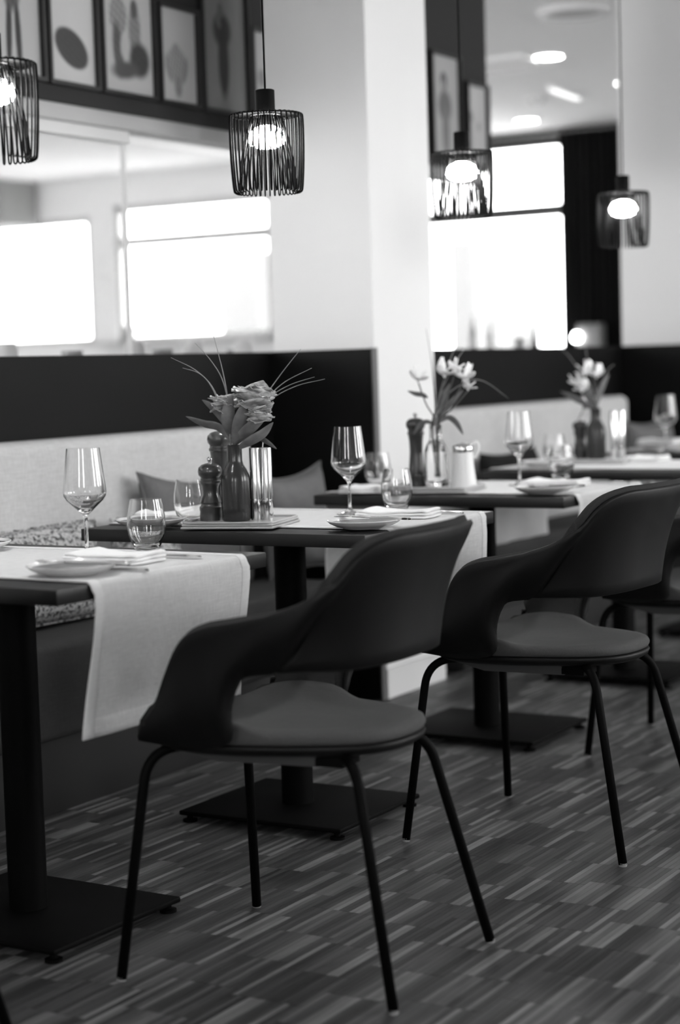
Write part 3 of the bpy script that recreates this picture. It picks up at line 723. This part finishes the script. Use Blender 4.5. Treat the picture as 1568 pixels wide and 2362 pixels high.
def knife():
    t = thing('knife', 'x', 'knife', (0, 0, 0), 0, 'table knives')
    def strip(secs, name, m):
        V = []; F = []
        for x, w_, h, z in secs: V += [(x, -w_, z), (x, w_, z), (x, w_, z+h), (x, -w_, z+h)]
        for i in range(len(secs)-1):
            for k in range(4): F.append((i*4+k, i*4+(k+1) % 4, i*4+4+(k+1) % 4, i*4+4+k))
        F += [(0, 1, 2, 3), tuple(len(V)-4+k for k in range(4))]
        return auto(mk(name, V, F, m, t), 50)
    strip([(-.105, .003, .003, 0), (-.10, .0065, .005, 0), (-.06, .006, .006, 0), (0, .004, .005, 0), (.005, .004, .005, 0)], 'handle', STEEL)
    strip([(.005, .004, .003, .001), (.02, .008, .0016, .0015), (.07, .009, .0014, .0015), (.10, .006, .0012, .0015), (.11, .001, .001, .0015)], 'blade', STEEL)
    return t
def fork():
    t = thing('fork', 'x', 'fork', (0, 0, 0), 0, 'table forks')
    def bar(P, r, name): 
        return G().tube(crv(P, 14), r, 8).mk(name, STEEL, t, True)
    bar([(-.10, 0, .003), (-.06, 0, .004), (0, 0, .003), (.045, 0, .0035)], [.0045]*3+[.004]*3+[.0025]*9, 'handle')
    V = [(.04, -.003, .003), (.055, -.011, .003), (.068, -.0115, .002), (.068, .0115, .002), (.055, .011, .003), (.04, .003, .003)]
    mk('neck', V+[(a, b, c+.0015) for a, b, c in V], [(0, 1, 2, 3, 4, 5), (11, 10, 9, 8, 7, 6)]+[(i, (i+1) % 6, (i+1) % 6+6, i+6) for i in range(6)], STEEL, t)
    for k in range(4):
        y = -.0098+k*.00653; G().tube([(.067, y, .0028), (.085, y, .002), (.098, y, .0035), (.104, y, .006)], [.0014, .0013, .0011, .0006], 6).mk('tine', STEEL, t, True)
    return t
fk = fork(); fk.location = (-2.165, 2.690, TZ+.0185); fk.rotation_euler = (0, 0, R(180+4)); fk['label'] = 'fork lying across the side plate on the nearest table'
kn = knife(); kn.location = (-2.17, 2.752, TZ+.0012); kn.rotation_euler = (0, 0, R(180)); kn['label'] = 'knife whose tip shows right of the plate on nearest table'
dup(kn, (-2.205, 2.972, TZ+.0012), R(180+1), 'knife lying right of the napkin on the nearest table')
dup(kn, (-2.16, 4.03, TZ+.0012), R(180), 'knife lying right of the napkin on the second table')
dup(kn, (-2.10, 3.66, TZ+.0205), R(174), 'knife lying across the side plate on the second table')
dup(kn, (-2.15, 5.10, TZ+.0012), R(180), 'blurred knife right of the napkin on the third table')
dup(kn, (-2.14, 4.745, TZ+.0185), R(176), 'blurred knife across the side plate on the third table')
def napkin(w_, d, seed, flat=False):
    rr = random.Random(seed); t = thing('napkin', 'x', 'napkin', (0, 0, 0), 0, 'folded white napkins')
    a, b = rr.random()*5, rr.random()*5
    for k in range(3):
        z = .0015+k*.0058; nu, nv = 20, 14; Gd = []
        for i in range(nu+1):
            row = []
            for j in range(nv+1):
                u, v = -1+2*i/nu, -1+2*j/nv; e = 1-.03*k
                x = d/2*u*e+.003*math.sin(3*v+a+k); y = w_/2*v*e+.003*math.sin(4*u+b+k)
                zz = z+.0035*math.exp(-((abs(u)-.9)**2)*30)*(k/2)+.0018*math.sin(3*u+2*v+a)*(k/2)
                row.append(Vector((x, y, zz)))
            Gd.append(row)
        N = [[Vector((0, 0, 1))]*(nv+1) for _ in range(nu+1)]
        V, F = slab(Gd, 0, .0054, N); mk('fold', V, F, NAPK, t, True)
    return t
NP = [((-2.245, 2.880), R(-4), 'folded white napkin on the nearest table, under the fork line'), ((-2.175, 3.915), R(4), 'folded white napkin on the second table behind the plate'), ((-2.23, 4.97), R(-2), 'blurred folded napkin on the third table by its tumbler')]
for k, ((x, y), a, l) in enumerate(NP):
    nk = napkin(.095, .19, 10+k); nk.location = (x, y, TZ); nk.rotation_euler = (0, 0, a); nk['label'] = l
for (x, y), a, l in [((-2.745, 3.72), .3, 'white napkin at the wall end of the second table'), ((-2.70, 4.68), .2, 'white napkin at the wall end of the third table'), ((-2.42, 6.36-.16), 0, 'blurred white napkin on the fourth table at right')]:
    nk = napkin(.13, .13, int(x*-100+y*10)); nk.location = (x, y, TZ); nk.rotation_euler = (0, 0, a); nk['label'] = l
nk = napkin(.16, .16, 77); nk.location = (-2.67, 7.0, TZ+.022); nk['label'] = 'folded white napkin on the farthest table plate'
nk = napkin(.10, .10, 78); nk.location = (-2.72, 6.10, TZ); nk['label'] = 'small white napkin left of dark bottle on fourth table'

# ---------------------------------------------------------------- trays, mills, vases, tubes
def tray(loc, rz, l):
    t = thing('serving_tray', l, 'tray', loc, rz, 'condiment trays'); a, b = .115, .105
    for k in range(2):
        z = k*.0065; sz = 1-.02*k
        rbox('tray_base', -a*sz, a*sz, -b*sz, b*sz, z, z+.006, TRAYM, t, .0028, 3)
    rm = G(); 
    P = fillet([(-a, 0, .0145), (-a, -b, .0145), (a, -b, .0145), (a, b, .0145), (-a, b, .0145), (-a, 0, .0145)], .02, 5)
    rm.tube([Vector((p.x*.975, p.y*.975, p.z)) for p in P], .0028, 8); rm.mk('rim', TRAYM, t, True)
    return t
tray((-2.455, 3.648, TZ), R(14), 'pale tray holding vase, mills and tubes on second table')
tray((-2.505, 4.762, TZ), R(10), 'blurred tray holding clear bottle and jar on third table')
tray((-2.57, 6.12, TZ), R(8), 'blurred tray holding the dark bottle and steel tubes on fourth table')
TT = TZ+.0125
def mill(h, s, loc, l, m):
    t = thing('pepper_mill', l, 'pepper mill', loc, 0, 'turned wooden pepper mills'); r = .0275*s; b = h-.048
    body = [(0, 0), (r, 0), (r, .012), (r*.97, .022), (r*1.02, .027), (r*1.02, .033), (r*.9, .036), (r*.86, .040), (r*.92, .044), (r*.86, .050), (r*.70, b*.62), (r*.74, b*.80), (r*.84, b-.014), (r*.92, b-.012), (r*.92, b-.007), (r*.84, b-.005), (r*.84, b), (0, b)]
    lathe('body', body, m, t, 40, ang=35)
    hd = [(0, b), (r*.80, b), (r*.86, b+.003), (r*1.0, b+.008), (r*1.05, b+.016), (r*.98, b+.025), (r*.72, b+.032), (r*.35, b+.035), (0, b+.035)]
    lathe('head', hd, m, t, 40, ang=60)
    lathe('knob', [(0, b+.034), (.004, b+.034), (.004, b+.040), (.0065, b+.043), (.0065, b+.047), (.003, b+.050), (0, b+.050)], STEEL, t, 24)
    return t
mill(.150, 1.0, (-2.528, 3.630, TT), 'shorter dark wooden pepper mill, left of the vase', WOOD)
mill(.224, 1.05, (-2.545, 3.700, TT), 'taller dark wooden mill behind the vase on second table', WOOD)
mill(.215, .98, (-2.572, 4.752, TT), 'blurred black pepper mill on the third table', WOODD)
mill(.150, .95, (-2.66, 6.16, TT), 'blurred dark mill behind glass on the fourth table', WOODD)
VASE = [(0, 0), (.031, 0), (.0345, .004), (.0350, .03), (.0350, .095), (.0335, .108), (.028, .122), (.0205, .134), (.0180, .144), (.0180, .176), (.0190, .180), (.0175, .181), (.0160, .178), (.0160, .145), (.026, .120), (.031, .10), (.032, .02), (0, .012)]
vz = tag(lathe('flower_vase', VASE, VASEM, None, 48), 'dark glazed bottle vase on the second table tray', 'vase', 'small bottle vases'); vz.location = (-2.455, 3.630, TT)
dup(vz, (-2.590, 6.14, TT), None, 'blurred dark bottle vase on the fourth table tray')
cb = tag(lg('glass_bottle', VASE), 'clear glass bottle vase with stems on the third table', 'vase', 'clear bottle vases'); cb.location = (-2.505, 4.750, TT)
cb2 = dup(cb, (-2.655, 6.225, TT), None, 'clear glass bottle behind the dark one on fourth table'); cb2.scale = (1.1, 1.1, 1.25)
def tubes(loc, l, rz):
    t = thing('cutlery_tube_pair', l, 'salt and pepper set', loc, rz, 'steel tube sets')
    for s in (-1, 1):
        o = lathe('tube', [(0, 0), (.0128, 0), (.0132, .001), (.0132, .047), (.0122, .048), (.0122, .050), (.0132, .051), (.0132, .171), (.0126, .1725), (.0116, .1725), (.0116, .165), (0, .165)], STEEL, t, 32, (0, s*.0134, 0), ang=40)
    return t
tubes((-2.405, 3.665, TT), 'pair of polished steel tubes on the second table tray', R(-59))
tubes((-2.500, 6.12, TT), 'blurred pair of steel tubes on the fourth table tray', R(-59))
o = tag(rbox('paper_sachet', -.001, .001, -.005, .005, 0, .03, NAPK, None, .0004), 'white paper tip standing up behind the steel tubes', 'sachet'); o.location = (-2.412, 3.686, TT)
o.rotation_euler = (0, R(6), R(30)); o.location.z = TT+.166
t = thing('lidded_jar', 'white jar with a shiny clear top and handle on third table', 'jar', (-2.43, 4.775, TT), R(30.85))
lathe('body', [(0, 0), (.038, 0), (.038, .004), (.031, .06), (.029, .100), (0, .100)], PORC, t, 36)
lathe('lid', [(0, .100), (.029, .100), (.030, .104), (.030, .118), (.024, .125), (0, .127)], STEEL, t, 36)
G().tube(crv([(.026, 0, .122), (.040, 0, .128), (.046, 0, .112), (.040, 0, .092), (.031, 0, .082)], 16), .004, 8).mk('handle', PORC, t, True)
# wall socket low on the pier
o = tag(rbox('wall_socket', -.002, .008, -.022, .022, -.038, .038, TRIMG, None, .003), 'small grey switch plate on the pillar beside the dark panel', 'switch'); o.location = (-3.048, 5.40, .783)

# ---------------------------------------------------------------- flowers
ex = Vector((math.cos(YAW), math.sin(YAW), 0)); ey = Vector((-math.sin(YAW), math.cos(YAW), 0))   # across / away from the aisle
def W(a, b, z): return ex*a+ey*b+Vector((0, 0, z))
def leafmesh(P, width, name, m, par, fold=.25, th=.0005, n=14):
    C_ = crv(P, n); Gd = []
    for i, p in enumerate(C_):
        t = (C_[min(i+1, n)]-C_[max(i-1, 0)]).normalized(); side = t.cross(ey*.75+Vector((0, 0, .55)))
        side = side.normalized() if side.length > .1 else ex.copy()
        u = i/n; w_ = width*(math.sin(math.pi*min(1, u*.97+.03))**.8)+.0006; nr = side.cross(t)
        Gd.append([p+side*w_*v+nr*abs(v)*w_*fold for v in (-1, -.5, 0, .5, 1)])
    V, F = slab(Gd, 0, th); return mk(name, V, F, m, par, True)
def petal(c, d, L_, w_, curl, m, par, rr, cup=.3):
    d = d.normalized(); side = d.cross(Vector((.1, .2, 1))).normalized(); nr = side.cross(d).normalized(); Gd = []; ph = rr.random()*6
    for i in range(8):
        u = i/7; row = []
        for j in range(7):
            v = -1+j/3; ww = w_*(math.sin(math.pi*(u*.80+.12))**.7)
            rip = .09*w_*math.sin(5*v+ph)*u*u
            row.append(c+d*L_*u*(1-.12*abs(v)*u)+side*ww*v+nr*(curl*L_*u*u+cup*ww*v*v+rip))
        Gd.append(row)
    V, F = slab(Gd, 0, .0006); return mk('petal', V, F, m, par, True)
def rose(c, r, par, m, rr, name='blossom', tilt=Vector((0, 0, 1))):
    b = lathe(name, [(0, -r*.6), (r*.18, -r*.45), (r*.30, -r*.1), (r*.25, r*.15), (r*.1, r*.3), (0, r*.3)], m, par, 16, tuple(c))
    for ring, (k, el, L_, w_, cu) in enumerate([(4, 82, 1.0, .50, -.55), (5, 68, 1.2, .66, -.45), (5, 50, 1.25, .74, -.30), (6, 26, 1.15, .74, -.10), (5, -8, .95, .66, .10)]):
        for i in range(k):
            a = 2*math.pi*(i+.5*ring)/k+rr.uniform(-.2, .2); e = R(el+rr.uniform(-10, 10))
            d = Vector((math.cos(a)*math.cos(e), math.sin(a)*math.cos(e), math.sin(e)))
            petal(Vector(c)+Vector((0, 0, -r*.35)), d, r*L_, r*w_, cu, m, b, rr, .35)
    return b
def lily(c, r, par, m, rr, dirv):
    b = lathe('blossom', [(0, -r*.5), (r*.12, -r*.3), (r*.16, 0), (0, r*.05)], m, par, 12, tuple(c)); dirv = dirv.normalized()
    a0 = dirv.orthogonal().normalized(); b0_ = dirv.cross(a0)
    for i in range(6):
        a = math.pi/3*i+rr.uniform(-.15, .15); d = dirv*.75+(a0*math.cos(a)+b0_*math.sin(a))*.9
        petal(Vector(c)-dirv*r*.3, d, r*1.1, r*(.36 if i % 2 else .28), .25, m, b, rr, .2)
    return b
def bouquet(loc, label, kind, heads, blades, leaves, seed, sc=1, neck=.178):
    rr = random.Random(seed); t = thing('flower_bouquet', label, 'flowers', loc, 0, 'small table bouquets')
    root = Vector((0, 0, .03))
    def through(p): return [root+Vector((rr.uniform(-.008, .008), rr.uniform(-.008, .008), 0)), Vector((rr.uniform(-.009, .009), rr.uniform(-.009, .009), neck)), ]
    for k, (a, b, z, r) in enumerate(heads):
        c = W(a, b, z); m = PETG if kind == 'rose' else PETW
        P = through(c)+[Vector((c.x*.55, c.y*.55, neck+(z-neck)*.45)), c-Vector((0, 0, r*.4))]
        G().tube(crv(P, 16), .0022, 6).mk('stem', LEAFD, t, True)
        if kind == 'rose': rose(c, r, t, m, rr)
        else: lily(c, r, t, m, rr, W(a*3+rr.uniform(-.3, .3), -.35, .35))
    for (P, wd) in leaves:
        leafmesh([W(*p) for p in P], wd, 'leaf', LEAFM, t)
    for P in blades:
        Q = through(None)+[W(*p) for p in P]
        Cc = crv(Q, 26); G().tube(Cc, [.0014]*14+[.0014-(.001*i/13) for i in range(13)], 6).mk('grass_blade', GRASSM, t, True)
    return t
# second table: mottled rose with long dry blades.  offsets measured from the vase: across, away, height
bouquet((-2.455, 3.630, TT), 'mottled grey rose with long dry grass blades in the dark vase', 'rose',
    [(.052, -.012, .292, .052), (-.022, .012, .278, .036), (.062, -.02, .248, .034)],
    [[(-.018, 0, .24), (-.045, .01, .315), (-.085, .01, .360), (-.142, .0, .392)], [(-.018, 0, .24), (-.047, -.01, .318), (-.075, -.01, .352), (-.115, -.01, .367)], [(-.010, 0, .27), (-.022, .0, .335), (-.050, .0, .385), (-.085, .01, .425)],
     [(-.008, 0, .27), (-.018, 0, .34), (-.028, 0, .39), (-.040, .0, .442)], [(.020, .02, .22), (.075, .02, .292), (.120, .02, .350), (.165, .02, .403)],
     [(.020, .01, .22), (.078, .0, .285), (.125, .0, .326), (.190, .0, .357)], [(.022, .0, .22), (.080, -.01, .285), (.135, -.01, .318), (.196, -.01, .336)], [(.022, -.01, .22), (.082, .01, .280), (.150, .01, .315), (.220, .01, .330)]],
    [([(.0, 0, .20), (-.025, 0, .245), (-.045, 0, .268), (-.072, 0, .290)], .012), ([(0, 0, .185), (-.035, 0, .222), (-.070, 0, .232), (-.112, 0, .252)], .011),
     ([(0, -.01, .18), (.012, -.02, .21), (.02, -.03, .245), (.030, -.03, .285)], .017), ([(.005, -.01, .17), (.040, -.02, .188), (.070, -.02, .205), (.095, -.02, .232)], .013),
     ([(.01, 0, .19), (.05, .01, .198), (.075, .01, .186), (.100, .01, .168)], .007), ([(0, 0, .18), (.025, -.02, .205), (.055, -.03, .23), (.085, -.03, .25)], .015),
     ([(-.01, 0, .2), (-.012, -.02, .235), (-.008, -.02, .27), (.0, -.02, .30)], .015)], 1)
bouquet((-2.505, 4.750, TT), 'white blossoms with thin leaves in the clear bottle, third table', 'lily',
    [(.030, -.01, .335, .045), (.085, -.015, .322, .045), (.098, .01, .290, .032), (-.045, .02, .320, .040), (.062, 0, .345, .034)],
    [[(.03, 0, .26), (.10, 0, .305), (.15, 0, .30), (.215, 0, .25)], [(.01, 0, .25), (.035, 0, .33), (.055, 0, .385), (.070, .0, .41)], [(.01, 0, .25), (.05, 0, .34), (.08, 0, .385), (.105, .0, .415)], [(0, 0, .25), (-.005, 0, .34), (-.01, 0, .39), (-.02, .0, .46)]],
    [([(0, 0, .18), (-.025, 0, .19), (-.045, 0, .18), (-.065, 0, .155)], .008), ([(0, 0, .18), (.035, 0, .20), (.06, 0, .185), (.080, 0, .15)], .009), ([(-.02, 0, .26), (-.035, 0, .268), (-.055, 0, .272), (-.078, 0, .282)], .008),
     ([(0, 0, .18), (.02, 0, .22), (.03, 0, .26), (.045, 0, .30)], .012), ([(0, 0, .18), (.03, .01, .22), (.06, .01, .255), (.085, .01, .28)], .008)], 2)
bouquet((-2.590, 6.14, TT), 'blurred white blossoms in the dark bottle on fourth table', 'lily',
    [(-.065, 0, .275, .045), (-.035, 0, .315, .045), (.005, .0, .305, .042), (-.05, -.02, .255, .04)],
    [[(-.03, 0, .25), (-.06, 0, .32), (-.09, 0, .37), (-.125, 0, .40)], [(0, 0, .25), (-.02, 0, .33), (-.03, 0, .39), (-.035, 0, .44)], [(.02, 0, .24), (.035, 0, .29), (.05, 0, .32), (.07, 0, .335)]],
    [([(0, 0, .18), (-.05, 0, .205), (-.085, 0, .225), (-.125, 0, .245)], .012), ([(0, 0, .18), (-.02, 0, .22), (-.03, 0, .26), (-.03, 0, .29)], .016), ([(0, 0, .18), (.015, 0, .23), (.03, 0, .265), (.05, 0, .30)], .012)], 3)
v5 = dup(vz, (-2.46, 7.13, TZ), None, 'dark bottle vase on farthest table, outside the right edge')
bouquet((-2.46, 7.13, TZ), 'bouquet leaves entering at the right edge before the dark panel', 'lily',
    [(.02, 0, .30, .045), (.06, 0, .28, .04)],
    [[(-.02, 0, .25), (-.06, 0, .32), (-.10, 0, .345), (-.15, 0, .36)], [(-.02, 0, .25), (-.045, 0, .33), (-.07, 0, .365), (-.10, 0, .39)]],
    [([(0, 0, .18), (-.03, 0, .23), (-.05, 0, .27), (-.075, 0, .32)], .012), ([(0, 0, .18), (-.03, 0, .26), (-.055, 0, .30), (-.09, 0, .33)], .010)], 4)
